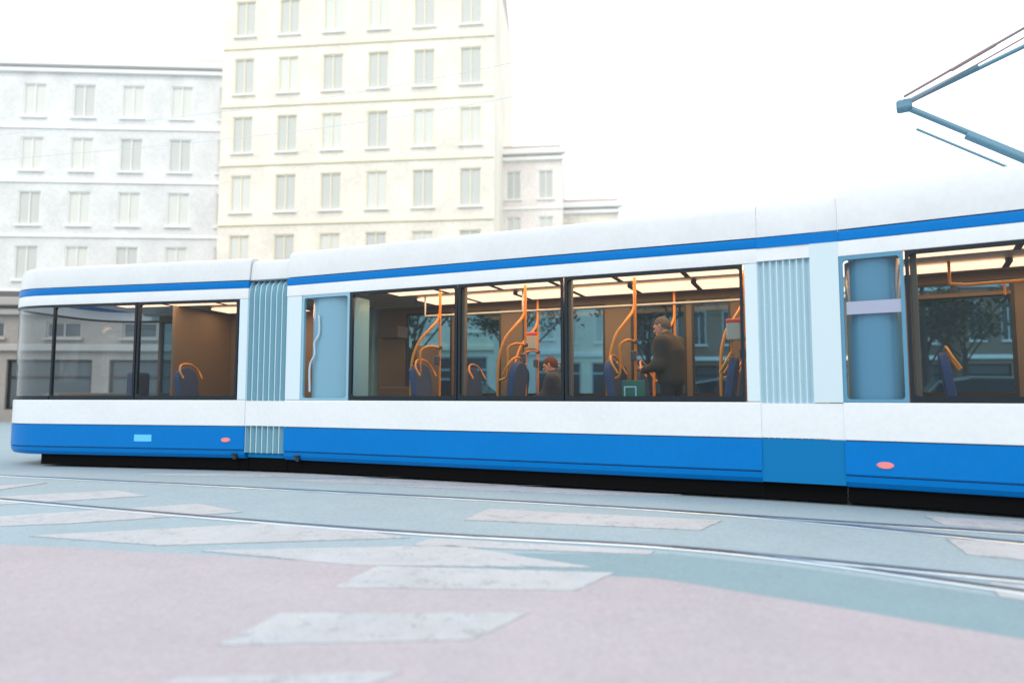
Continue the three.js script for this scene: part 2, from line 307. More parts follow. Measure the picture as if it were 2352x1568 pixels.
// left section, with the cab end
{
  const f = F.left;
  endPillar(f, 4.46, 4.6);
  nearWindow(f, 2.72, 4.445);
  const cw = sweep(noseCurve, [[-0.004, 1.043], [-0.004, 1.1], [-0.05, 1.1], [-0.05, 1.043]]), cwt = sweep(noseCurve, [[-0.004, 2.5], [-0.004, 2.532], [-0.05, 2.532], [-0.05, 2.5]]);
  const ws = part(f, 'windscreen', cw, M.frit); mesh('windscreen_frame', cwt, M.frit, ws);
  mesh('windscreen_pane', sweep(noseCurve, [[-0.02, 1.09], [-0.02, 2.51], [-0.021, 2.51], [-0.021, 1.09]]), M.cabGlass, ws);
  nearWindow(f, 1.17, 2.7, M.cabGlass);
  farWall(f, 1.2, 4.6, [[1.25, 2.6]], M.innerBrown);
  part(f, 'cab_partition', [box(0.05, 2.2, 1.5, 2.72, 1.5, -1.55)], M.innerBrown);
  const d = part(f, 'display_sign', box(0.24, 0.22, 0.05, 4.25, 2.1, -0.55, 0.01), M.sign); d.userData.label = 'hanging display with a red edge';
  mesh('red_edge', box(0.03, 0.24, 0.06, 4.115, 2.1, -0.55, 0.008), M.red, d);
  part(f, 'driver_seat', [box(0.12, 0.7, 0.45, 1.75, 1.15, -1.2, 0.05), box(0.45, 0.12, 0.45, 1.55, 0.85, -1.2, 0.05), rod([1.55, 0.4, -1.2], [1.55, 0.82, -1.2], 0.05)], M.seat);
  part(f, 'dashboard', box(0.35, 0.5, 1.6, 0.75, 0.9, -1.2, 0.08), M.innerDark);
  part(f, 'side_mark', plate(2.75, 0.42, 3.05, 0.52, [], 0.006, 0.003), M.mark);
}
// right section
{
  const f = F.right;
  const sp = part(f, 'gap_backing', box(0.035, 1.49, 0.12, 0.012, 1.788, -0.075, 0.008), M.panelDark); nearWindow(f, 0.002, 0.58, M.cabGlass, M.panelDark, 1.043, 2.532, 0.03); cabinet(f, 0.03, 0.56, M.panelDark); sp.userData.label = 'blue grey backing strip added to close a gap by the narrow window';  // backing strip added to stop light leaking past the portal pillar
  mesh('panel_strip', plate(0.06, 1.93, 0.55, 2.06, [], 0.002, -0.012), phy([0.3, 0.34, 0.46], 0.3), sp);
  nearWindow(f, 0.59, 2.66); nearWindow(f, 2.68, 4.6); nearWindow(f, 4.62, 7.1);
  endPillar(f, 7.11, 7.2);
  farWall(f, 0, 7.2, [[0.65, 1.67, 1], [2.3, 3.6, 1], [4.0, 5.4, 1], [5.6, 6.8, 1]]);
  part(f, 'end_wall', box(0.04, 2.3, WIDE - 0.2, 7.17, 1.5, -WIDE / 2), M.inner);
  part(f, 'inner_pillar', [box(0.06, 1.5, 0.05, 0.66, 1.78, -0.12, 0.01)], M.inner);
}
for (const [f, u, v] of [[F.right, 0.35, 0.43], [F.left, 4.3, 0.46], [F.middle, 0.2, 0.43]].slice(0, 2)) part(f, 'side_reflector', new THREE.CylinderGeometry(0.03, 0.035, 0.012, 20).scale(2.2, 1, 1).rotateX(Math.PI / 2).translate(u, v, 0.005), M.reflector);
for (const [f, u] of [[F.left, 4.45], [F.middle, 0.25]]) part(f, 'jacking_lug', [box(0.06, 0.07, 0.06, u, 0.215, -0.03, 0.01), box(0.1, 0.02, 0.04, u, 0.26, 0.0, 0.005)], M.black);

// bellows between the sections, with a centre portal where the right one joins
function bellows(A, ua, B, ub, folds, mat, name = 'bellows', s0 = 0, s1 = 1, deep = 0.05) {
  const loop = []; // [v, y, nv, ny]
  for (let k = 0; k <= 8; k++) loop.push([0, 0.28 + (2.62 - 0.28) * k / 8, 1, 0]);
  for (let k = 1; k <= 6; k++) { const a = k / 6 * Math.PI / 2; loop.push([-0.22 + 0.22 * Math.cos(a), 2.62 + 0.24 * Math.sin(a), Math.cos(a), Math.sin(a)]); }
  loop.push([-WIDE / 2, 2.88, 0, 1]);
  for (let k = 6; k >= 1; k--) { const a = k / 6 * Math.PI / 2; loop.push([-WIDE + 0.22 - 0.22 * Math.cos(a), 2.62 + 0.24 * Math.sin(a), -Math.cos(a), Math.sin(a)]); }
  for (let k = 8; k >= 0; k--) loop.push([-WIDE, 0.28 + (2.62 - 0.28) * k / 8, -1, 0]);
  const at = (s, [v, y, nv, ny], o) => V(ua, y + ny * o, v + nv * o).applyMatrix4(A.m).lerp(V(ub, y + ny * o, v + nv * o).applyMatrix4(B.m), s).applyMatrix4(toTram);
  const n = folds * 4, p = [], rows = [];
  const wave = i => { const t = (i % 4) / 4; return -0.03 + (t < 0.5 ? t : 1 - t) * 2 * -deep; };
  for (let i = 0; i <= n; i++) rows.push(loop.map(q => at(s0 + (s1 - s0) * i / n, q, wave(i))));
  for (let i = 0; i < n; i++) for (let j = 0; j + 1 < loop.length; j++) { const [a, b, c, d] = [rows[i][j], rows[i + 1][j], rows[i + 1][j + 1], rows[i][j + 1]]; for (const v of [a, b, c, a, c, d]) p.push(v.x, v.y, v.z); }
  let g = new THREE.BufferGeometry(); g.setAttribute('position', new THREE.Float32BufferAttribute(p, 3)); g.computeVertexNormals(); g = toCreasedNormals(g, 0.3);
  const b = mesh(name, g, mat, tram);
  for (let i = 0; i <= n; i += 4) mesh('fold_edge', tube(loop.slice(0, 17).map(q => at(s0 + (s1 - s0) * i / n, q, -0.027).toArray()), 0.007, 34, 5), M.fold, b);
  return { at, loop };
}
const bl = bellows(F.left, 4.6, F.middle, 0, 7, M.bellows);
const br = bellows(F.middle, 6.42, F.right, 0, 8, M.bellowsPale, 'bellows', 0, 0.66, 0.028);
const fairing = (t, o) => [[-0.012 - o, 2.815], [-0.014 - o, 2.86], [-0.034 - o, t - 0.1], [-0.058 - o, t - 0.035], [-0.1 - o, t - 0.006], [-0.24 - o, t], [-0.24 - o, 2.81], [-0.06 - o, 2.81]];
function joinPanel(A, ua, B, ub, y0, y1, mat, name, off, s0 = 0, s1 = 1, prof) {
  const pts = []; for (let i = 0; i <= 10; i++) { const s = s0 + (s1 - s0) * i / 10, a = V(ua, 0, 0).applyMatrix4(A.m).lerp(V(ub, 0, 0).applyMatrix4(B.m), s).applyMatrix4(toTram); pts.push([a.x, a.z]); }
  return mesh(name, sweep(pts, prof ?? [[off, y0], [off, y1], [off - 0.04, y1], [off - 0.04, y0]]), mat, tram);
}
joinPanel(F.left, 4.6, F.middle, 0, 0.67, 1.03, M.white, 'joint_band', -0.008);
joinPanel(F.middle, 6.42, F.right, 0, 0.67, 1.03, M.white, 'joint_band', -0.008);
joinPanel(F.middle, 6.42, F.right, 0, 0.21, 0.66, M.teal, 'joint_skirt', -0.012);
joinPanel(F.left, 4.6, F.middle, 0, 0.21, 0.66, M.teal, 'joint_skirt', -0.085);
joinPanel(F.middle, 6.42, F.right, 0, 2.69, 2.8, M.blue, 'joint_stripe', 0.004);
joinPanel(F.middle, 6.42, F.right, 0, 0, 0, M.roofDimWhite, 'joint_fairing', 0, 0, 1, fairing(3.2, 0.006));
joinPanel(F.left, 4.6, F.middle, 0, 0, 0, M.roofDimWhite, 'joint_fairing', 0, 0, 1, fairing(3.12, 0.03));
for (const [A, ua, B, n] of [[F.left, 4.6, F.middle], [F.middle, 6.42, F.right]]) for (const [y0, y1, mt, nm] of [[0.03, 0.36, M.under, 'joint_shade_underframe'], [0.365, 0.39, M.floor, 'gangway_floor']]) joinPanel(A, ua, B, 0, 0, 0, mt, nm, 0, 0, 1, [[-0.11, y0], [-0.11, y1], [-WIDE + 0.11, y1], [-WIDE + 0.11, y0]]);
joinPanel(F.middle, 6.42, F.right, 0, 1.04, 2.69, M.greyWhite, 'portal_pillar', 0.002, 0.66, 1);
joinPanel(F.middle, 6.42, F.right, 0, 2.55, 2.69, M.white, 'joint_upper_band', -0.004, 0, 0.66);

// ceiling lights: strip diffusers with a light of the same size under each
function lights(f, u0, u1, rows, seg) {
  for (const [v, w] of rows) {
    const n = Math.round((u1 - u0) / seg), s = (u1 - u0) / n;
    for (let i = 0; i < n; i++) {
      const a = u0 + i * s + 0.03, b = u0 + (i + 1) * s - 0.03;
      const l = part(f, 'ceiling_lamp', box(b - a, 0.035, w, (a + b) / 2, 2.6, v, 0.015), M.lamp);
      mesh('lamp_end_cap', [box(0.035, 0.05, w + 0.02, a - 0.012, 2.602, v, 0.01), box(0.035, 0.05, w + 0.02, b + 0.012, 2.602, v, 0.01)], M.innerDark, l);
    }
    const r = new THREE.RectAreaLight(new THREE.Color(1, 0.54, 0.22), 7, u1 - u0, w);
    r.position.copy(V((u0 + u1) / 2, 2.575, v).applyMatrix4(f.m)); r.quaternion.setFromRotationMatrix(f.m); r.rotateX(-Math.PI / 2); r.castShadow = true; scene.add(r);
  }
}
lights(F.middle, 1.3, 6.4, [[-0.6, 0.6], [-1.7, 0.6]], 0.9);
lights(F.left, 1.7, 4.6, [[-0.6, 0.55]], 0.9); lights(F.left, 2.9, 4.6, [[-1.7, 0.5]], 0.9);
lights(F.right, 0.5, 6.9, [[-0.6, 0.4], [-1.75, 0.4]], 1.06);

// seats and grab poles
const seatGeo = {
  pan: new RoundedBoxGeometry(0.44, 0.09, 0.42, 3, 0.03).translate(0.2, 0.45, 0),
  back: (() => { const s = new THREE.Shape(); s.moveTo(-0.2, 0.5); s.lineTo(-0.21, 0.95); s.quadraticCurveTo(-0.2, 1.13, 0, 1.14); s.quadraticCurveTo(0.2, 1.13, 0.21, 0.95); s.lineTo(0.2, 0.5); s.closePath();
    return new THREE.ExtrudeGeometry(s, { depth: 0.05, bevelEnabled: true, bevelThickness: 0.02, bevelSize: 0.02, bevelSegments: 3 }).rotateY(Math.PI / 2).rotateZ(0.13).translate(0.0, 0, 0); })(),
  leg: new RoundedBoxGeometry(0.3, 0.4, 0.1, 2, 0.02).translate(0.2, 0.2, 0),
  handle: tube([[0.02, 0.98, -0.22], [-0.05, 1.1, -0.22], [-0.09, 1.19, -0.12], [-0.09, 1.19, 0.12], [-0.05, 1.1, 0.22], [0.02, 0.98, 0.22]], 0.014, 30, 8),
};
function seat(f, u, v, dir, floor = 0.39) {   // dir 1: faces right, -1: faces left
  const s = part(f, 'seat', seatGeo.back, M.seat);
  s.matrix.multiply(new THREE.Matrix4().makeTranslation(u, floor, v)).multiply(new THREE.Matrix4().makeRotationY(dir > 0 ? 0 : Math.PI)); s.matrix.decompose(s.position, s.quaternion, s.scale);
  mesh('cushion', seatGeo.pan, M.seat, s); mesh('seat_base', seatGeo.leg, M.seatShell, s); mesh('grab_handle', seatGeo.handle, M.pole, s); return s;
}
for (const u of [2.05, 3.3, 4.75, 5.95]) for (const v of [-0.4, -2.0]) seat(F.middle, u + 0.06, v, u === 3.3 || u === 5.95 ? -1 : 1);
for (const u of [2.75, 4.3]) seat(F.middle, u, -2.0, -1);
seat(F.left, 3.4, -0.4, 1); seat(F.right, 1.0, -0.45, 1); seat(F.right, 2.4, -0.45, -1); seat(F.right, 2.4, -1.95, -1);
function grabPole(f, u, v, lean) {
  const g = part(f, 'grab_pole', tube([[u - 0.06, 0.9, v], [u - 0.06, 1.4, v], [u - 0.05, 1.62, v - 0.02], [u + 0.0, 1.85, v - 0.1], [u + 0.09, 2.02, v - 0.22], [u + 0.16, 2.2, v - 0.36], [u + 0.17, 2.6, v - 0.38]], 0.019, 48, 10), M.pole);
  mesh('loop_rail', tube([[u - 0.06, 1.3, v], [u + 0.04, 1.34, v - 0.03], [u + 0.06, 1.55, v - 0.04], [u + 0.06, 1.72, v - 0.05], [u + 0.12, 1.78, v - 0.14], [u + 0.17, 1.78, v - 0.36]], 0.016, 40, 8), M.pole, g);
  mesh('stanchion', rod([u + 0.17, 0.39, v - 0.38], [u + 0.17, 2.62, v - 0.38], 0.018, 10), M.pole, g);
  mesh('clamp', [box(0.06, 0.05, 0.06, u + 0.17, 1.78, v - 0.38, 0.012), box(0.07, 0.12, 0.05, u + 0.155, 1.6, v - 0.33, 0.012)], M.seatShell, g);
  return g;
}
for (const u of [1.98, 3.28, 4.76, 6.05]) grabPole(F.middle, u, -0.3, 1);
for (const u of [2.9, 5.0]) grabPole(F.middle, u, -1.75, 1);
for (const [u, v] of [[3.42, -0.95], [6.14, -0.3]]) { // ticket readers on poles, cream with a red top
  const t = part(F.middle, 'ticket_reader', box(0.16, 0.2, 0.1, u, 1.83, v, 0.02), M.ceil); t.userData.label = 'cream ticket reader with a red top';
  mesh('red_top', box(0.163, 0.05, 0.103, u, 1.945, v, 0.015), M.red, t);
}
part(F.right, 'ceiling_rail', [tube([[1.0, 2.36, -1.4], [1.12, 2.34, -1.4], [1.4, 2.34, -1.4], [3, 2.34, -1.4], [6.5, 2.34, -1.4]], 0.018, 40, 8), rod([1.0, 2.36, -1.4], [1.0, 2.62, -1.4], 0.016), rod([1.5, 2.34, -1.4], [1.5, 2.2, -1.4], 0.012)], M.pole);
part(F.middle, 'ceiling_rail', [tube([[1.6, 2.3, -1.2], [4, 2.3, -1.2], [6.3, 2.3, -1.2]], 0.018, 20, 8), ...[1.6, 3.2, 4.8, 6.2].map(u => rod([u, 2.3, -1.2], [u, 2.63, -1.2], 0.014))], M.steel);

// pantograph on the right roof
{
  const f = F.right, c = -1.2;
  const pn = part(f, 'pantograph', [box(1.0, 0.12, 0.9, 2.3, 3.28, c, 0.02), box(0.3, 0.2, 0.3, 2.15, 3.4, c, 0.03)], M.panto);
  mesh('lower_arm', [rod([0.66, 4.41, c], [2.1, 3.36, c], 0.034, 12), rod([1.22, 3.97, c], [2.1, 3.33, c], 0.046, 12), box(0.16, 0.12, 0.16, 0.64, 4.43, c, 0.03)], M.panto, pn);
  mesh('control_rod', rod([0.75, 4.1, c + 0.1], [2.0, 3.2, c + 0.1], 0.014), M.panto, pn);
  mesh('upper_arm', [rod([0.64, 4.46, c - 0.03], [3.15, 5.44, c - 0.35], 0.024, 12), rod([0.64, 4.46, c - 0.02], [1.36, 4.76, c - 0.1], 0.031, 12)], M.panto, pn);
  mesh('upper_arm', [rod([0.64, 4.5, c + 0.1], [3.15, 5.44, c + 0.5], 0.015, 12), rod([1.1, 4.66, c + 0.19], [1.5, 4.815, c + 0.25], 0.02, 12)], M.pantoRed, pn);
  mesh('guide_rod', rod([0.7, 4.44, c + 0.05], [3.1, 5.42, c + 0.25], 0.009), M.pantoRed, pn);
  mesh('collector_head', [box(0.05, 0.05, 1.5, 3.05, 5.46, c, 0.015), box(0.05, 0.05, 1.5, 3.35, 5.46, c, 0.015), rod([3.05, 5.45, c - 0.3], [3.35, 5.45, c - 0.3], 0.015), rod([3.05, 5.45, c + 0.3], [3.35, 5.45, c + 0.3], 0.015)], M.panto, pn);
}
// overhead wires, following the curve of the tram
{
  const along = (dv, y) => { const P = [[F.right, 14], [F.right, 7], [F.right, 2], [F.middle, 5], [F.middle, 1], [F.left, 3], [F.left, -4], [F.left, -25]].map(([f, u]) => V(u, 0, -1.2 + dv).applyMatrix4(f.m)); return P.map(p => [p.x, y, p.z]); };
  M.wire = std([0.62, 0.7, 0.76], 0.5);
  tag(mesh('overhead_wire', tube(along(0, 5.5), 0.005, 80, 6), M.wire), 'thin contact wire running just above the pantograph, the lower one', 'wire');
  tag(mesh('overhead_wire', tube(along(0.55, 5.72), 0.004, 80, 6), M.wire), 'thin upper wire crossing the top right corner above the contact wire', 'wire');
}

// ------------------------------------------------------------------ passengers
const cap = (p, a, b, ra, rb) => { const ab = [b[0] - a[0], b[1] - a[1], b[2] - a[2]], l2 = ab[0] ** 2 + ab[1] ** 2 + ab[2] ** 2 || 1e-9;
  const t = Math.max(0, Math.min(1, ((p[0] - a[0]) * ab[0] + (p[1] - a[1]) * ab[1] + (p[2] - a[2]) * ab[2]) / l2));
  return Math.hypot(p[0] - a[0] - ab[0] * t, p[1] - a[1] - ab[1] * t, p[2] - a[2] - ab[2] * t) - (ra + (rb - ra) * t); };
function fieldMesh(fn, c, half, res) {
  const mc = new MarchingCubes(res, new THREE.MeshBasicMaterial(), false, false, 200000); mc.isolation = 0;
  const h = res / 2; for (let z = 0, k = 0; z < res; z++) for (let y = 0; y < res; y++) for (let x = 0; x < res; x++, k++) mc.field[z * res * res + y * res + x] = -fn([c[0] + (x - h) / h * half, c[1] + (y - h) / h * half, c[2] + (z - h) / h * half]);
  mc.update(); const n = mc.count, P = mc.positionArray.slice(0, n * 3), N = mc.normalArray.slice(0, n * 3);
  for (let i = 0; i < n; i++) for (let j = 0; j < 3; j++) P[3 * i + j] = P[3 * i + j] * half + c[j];
  const g = new THREE.BufferGeometry(); g.setAttribute('position', new THREE.BufferAttribute(P, 3)); g.setAttribute('normal', new THREE.BufferAttribute(N, 3)); g.setAttribute('uv', new THREE.BufferAttribute(new Float32Array(n * 2), 2)); g.computeVertexNormals(); return g;
}
const smin = (a, b, k) => { const h = Math.max(k - Math.abs(a - b), 0) / k; return Math.min(a, b) - h * h * k * 0.25; };
const blob = (list, k) => p => { let d = 1e3; for (const [a, b, ra, rb] of list) d = smin(d, cap(p, a, b, ra, rb), k); return d; };
/** +x is where the figure faces, y up from the soles, z to its left... */
function figure(o, pose) {
  const J = pose.joints, skin = pose.skin, B = [];
  const { pelvis, chest, neck, head, shL, shR, elL, elR, wrL, wrR, hipL, hipR, knL, knR, anL, anR } = J;
  // trousers, jacket, head and hands, all continuous surfaces
  const jacket = blob([[pelvis, chest, 0.155, 0.17], [[pelvis[0], pelvis[1], pelvis[2] - 0.07], [chest[0], chest[1], chest[2] - 0.1], 0.12, 0.13], [[pelvis[0], pelvis[1], pelvis[2] + 0.07], [chest[0], chest[1], chest[2] + 0.1], 0.12, 0.13],
    [chest, neck, 0.15, 0.085], [shL, shR, 0.085, 0.085], [shL, elL, 0.08, 0.062], [elL, wrL, 0.06, 0.047], [shR, elR, 0.08, 0.062], [elR, wrR, 0.06, 0.047]], 0.07);
  const size = pose.size ?? 0.62, mid = pose.mid ?? [chest[0], (pelvis[1] + neck[1]) / 2, chest[2]];
  const body = mesh('body', fieldMesh(blob([[neck, head, 0.062, 0.06], [chest, neck, 0.1, 0.062], [wrL, J.haL, 0.036, 0.03], [wrR, J.haR, 0.036, 0.03], [elL, wrL, 0.045, 0.033], [elR, wrR, 0.045, 0.033], [shL, elL, 0.05, 0.045], [shR, elR, 0.05, 0.045], [shL, shR, 0.06, 0.06], [chest, pelvis, 0.11, 0.11]], 0.04), mid, size, 88), pose.skinMat, o);
  mesh('jacket', fieldMesh(jacket, mid, size, 84), pose.jacketMat, o);
  const lm = [(pelvis[0] + knL[0]) / 2, (pelvis[1] + anL[1]) / 2, pelvis[2]];
  mesh('trousers', fieldMesh(blob([[pelvis, pelvis, 0.15, 0.15], [hipL, knL, 0.095, 0.068], [knL, anL, 0.068, 0.055], [hipR, knR, 0.095, 0.068], [knR, anR, 0.068, 0.055]], 0.05), lm, 0.68, 72), pose.trouserMat, o);
  for (const a of [anL, anR]) mesh('shoe', new RoundedBoxGeometry(0.27, 0.09, 0.1, 4, 0.04).translate(a[0] + 0.06, 0.045, a[2]), M.black, o);
  // head
  const hd = new THREE.Group(); // head frame: origin at skull centre, +x forward
  const tilt = pose.headTilt ?? 0, turn = pose.headTurn ?? 0;
  const skull = p => { const [x, y, z] = p; let d = Math.hypot(x / 0.1, (y - 0.02) / 0.108, z / 0.078) - 1; d *= 0.08;
    d = smin(d, cap(p, [0.03, -0.05, 0], [0.055, -0.075, 0], 0.06, 0.045), 0.04);                 // jaw
    d = smin(d, cap(p, [0.1, 0.005, 0], [0.118, -0.02, 0], 0.01, 0.016), 0.015);                 // nose
    d = smin(d, cap(p, [0.09, 0.03, -0.035], [0.09, 0.03, 0.035], 0.013, 0.013), 0.02);          // brow
    d = smin(d, cap(p, [0.096, -0.052, -0.018], [0.096, -0.052, 0.018], 0.008, 0.008), 0.01);    // lips
    for (const s of [-1, 1]) d = smin(d, cap(p, [-0.002, 0.02, s * 0.08], [-0.008, -0.022, s * 0.078], 0.016, 0.009), 0.01);  // ears
    return d; };
  const mat4 = new THREE.Matrix4().makeTranslation(...head).multiply(new THREE.Matrix4().makeRotationY(turn)).multiply(new THREE.Matrix4().makeRotationZ(tilt));
  const hg = fieldMesh(skull, [0, 0, 0], 0.16, 64).applyMatrix4(mat4);
  mesh('head', hg, pose.skinMat, body);
  const hair = p => { const [x, y, z] = p; const n = Math.sin(x * 160 + z * 60) * Math.sin(z * 190 + y * 80) * 0.0025; const sh = (Math.hypot(x / 0.108, (y - 0.02) / 0.117, z / 0.087) - 1) * 0.085 + n; const cut = Math.max(sh, x * 0.8 - y + pose.hairline, -(y + 0.075)); return cut; };
  mesh('hair', fieldMesh(hair, [0, 0.01, 0], 0.15, 64).applyMatrix4(mat4), pose.hairMat, o);
  for (const s of [-1, 1]) mesh('eye', new THREE.SphereGeometry(0.011, 12, 8).translate(0.087, 0.012, s * 0.031).applyMatrix4(mat4), pose.eyeMat, body);
  // fingers
  for (const [w, h, s] of [[wrL, J.haL, 1], [wrR, J.haR, -1]]) {
    const W = V(...w), H = V(...h), d = H.clone().sub(W).normalize(), side = V(0, 1, 0).cross(d).normalize(), up = d.clone().cross(side);
    const parts = [];
    for (let i = 0; i < 4; i++) { const b = H.clone().addScaledVector(side, (i - 1.5) * 0.019), L = [0.062, 0.072, 0.068, 0.054][i];
      const k1 = b.clone().addScaledVector(d, L * 0.55).addScaledVector(up, -0.012), k2 = k1.clone().addScaledVector(d, L * 0.25).addScaledVector(up, -0.03);
      parts.push(new THREE.TubeGeometry(new THREE.CatmullRomCurve3([b, k1, k2]), 8, 0.0085, 7)); }
    const b = H.clone().addScaledVector(side, -s * 0.03).addScaledVector(d, -0.03), k1 = b.clone().addScaledVector(d, 0.035).addScaledVector(side, -s * 0.02), k2 = k1.clone().addScaledVector(d, 0.025).addScaledVector(up, -0.015);
    parts.push(new THREE.TubeGeometry(new THREE.CatmullRomCurve3([b, k1, k2]), 8, 0.01, 7));
    mesh('fingers', parts, pose.skinMat, body);
  }
}
M.skin = std([0.5, 0.27, 0.18], 0.55); M.eye = std([0.05, 0.04, 0.03], 0.2);
{
  const p = V(5.36, 0.39, -0.72).applyMatrix4(F.middle.m);
  const o = thing('person', 'standing passenger in a dark olive jacket with short grey hair, turned to the left', 'person', p.toArray(), THREE.MathUtils.degToRad(-23.2 + 160));
  figure(o, { skinMat: M.skin, eyeMat: M.eye, jacketMat: std([0.035, 0.03, 0.022], 0.9), trouserMat: std([0.012, 0.014, 0.02], 0.9), hairMat: std([0.075, 0.065, 0.06], 0.85), hairline: 0.015, headTilt: -0.25, headTurn: 0.1,
    joints: { pelvis: [0, 0.93, 0], chest: [0.02, 1.24, 0], neck: [0.06, 1.44, 0], head: [0.11, 1.56, 0], shL: [0.02, 1.36, -0.19], shR: [0.02, 1.36, 0.19], elL: [0.04, 1.08, -0.25], elR: [0.05, 1.08, 0.25], wrL: [0.27, 1.03, -0.17], wrR: [0.27, 1.05, 0.17], haL: [0.35, 1.05, -0.14], haR: [0.35, 1.07, 0.14],
      hipL: [0, 0.9, -0.09], hipR: [0, 0.9, 0.09], knL: [0.02, 0.5, -0.1], knR: [0.0, 0.5, 0.1], anL: [-0.02, 0.09, -0.11], anR: [-0.02, 0.09, 0.11] } });
}
{
  const p = V(3.52, 0.39, -1.62).applyMatrix4(F.middle.m);
  const o = thing('person', 'seated passenger with dark red hair, low behind the window divider', 'person', p.toArray(), THREE.MathUtils.degToRad(-23.2 + 180));
  figure(o, { skinMat: M.skin, eyeMat: M.eye, jacketMat: std([0.02, 0.03, 0.06], 0.9), trouserMat: std([0.015, 0.015, 0.02], 0.9), hairMat: std([0.07, 0.02, 0.018], 0.85), hairline: 0.0, headTilt: -0.3, mid: [0.12, 0.78, 0], size: 0.55,
    joints: { pelvis: [0, 0.54, 0], chest: [-0.03, 0.84, 0], neck: [0.0, 1.03, 0], head: [0.05, 1.15, 0], shL: [-0.02, 0.95, -0.18], shR: [-0.02, 0.95, 0.18], elL: [0.08, 0.7, -0.22], elR: [0.08, 0.7, 0.22], wrL: [0.3, 0.66, -0.12], wrR: [0.3, 0.66, 0.12], haL: [0.38, 0.65, -0.09], haR: [0.38, 0.65, 0.09],
      hipL: [0.02, 0.52, -0.09], hipR: [0.02, 0.52, 0.09], knL: [0.43, 0.52, -0.11], knR: [0.43, 0.52, 0.11], anL: [0.43, 0.09, -0.11], anR: [0.43, 0.09, 0.11] } });
}

// ------------------------------------------------------------------ buildings beyond the tram
const wallTex = (lin, s) => { const b = srgb(lin), a = tileNoise(512, 9, s), c = tileNoise(512, 64, s + 1), e = tileNoise(512, 200, s + 2); return maps(512, 9, (x, y) => { const k = 1 + (a(x, y) - 0.5) * 0.07 + (c(x, y) - 0.5) * 0.05 + (e(x, y) - 0.5) * 0.04; return [b[0] * k, b[1] * k, b[2] * k, c(x, y)]; })[0]; };
const wallMat = (lin, s) => std([1, 1, 1], 0.9, { map: wallTex(lin, s) });
M.cream = wallMat([0.84, 0.79, 0.69], 60); M.pinkish = wallMat([0.84, 0.78, 0.73], 64); M.greyWall = wallMat([0.75, 0.755, 0.74], 68); M.brick = wallMat([0.26, 0.19, 0.15], 72); M.darkBrick = wallMat([0.15, 0.14, 0.13], 76);  // pale wall colours carry the bright haze wash of the far row
M.trim = std([0.9, 0.89, 0.86], 0.7); M.haze_blind = std([0.88, 0.86, 0.8], 0.8); M.hazeBlindGrey = std([0.74, 0.73, 0.69], 0.8); M.yellowTrim = std([0.9, 0.83, 0.62], 0.7);  // pale trim and added blinds make the windows fade into the washed walls
M.houseGlass = phy([0.9, 0.92, 0.92], 0.05, { transmission: 1, thickness: 0, ior: 1.4 }); M.houseDark = phy([0.06, 0.08, 0.09], 0.08); M.roofTile = std([0.5, 0.46, 0.44], 0.8); M.darkRoof = std([0.12, 0.12, 0.13], 0.8);
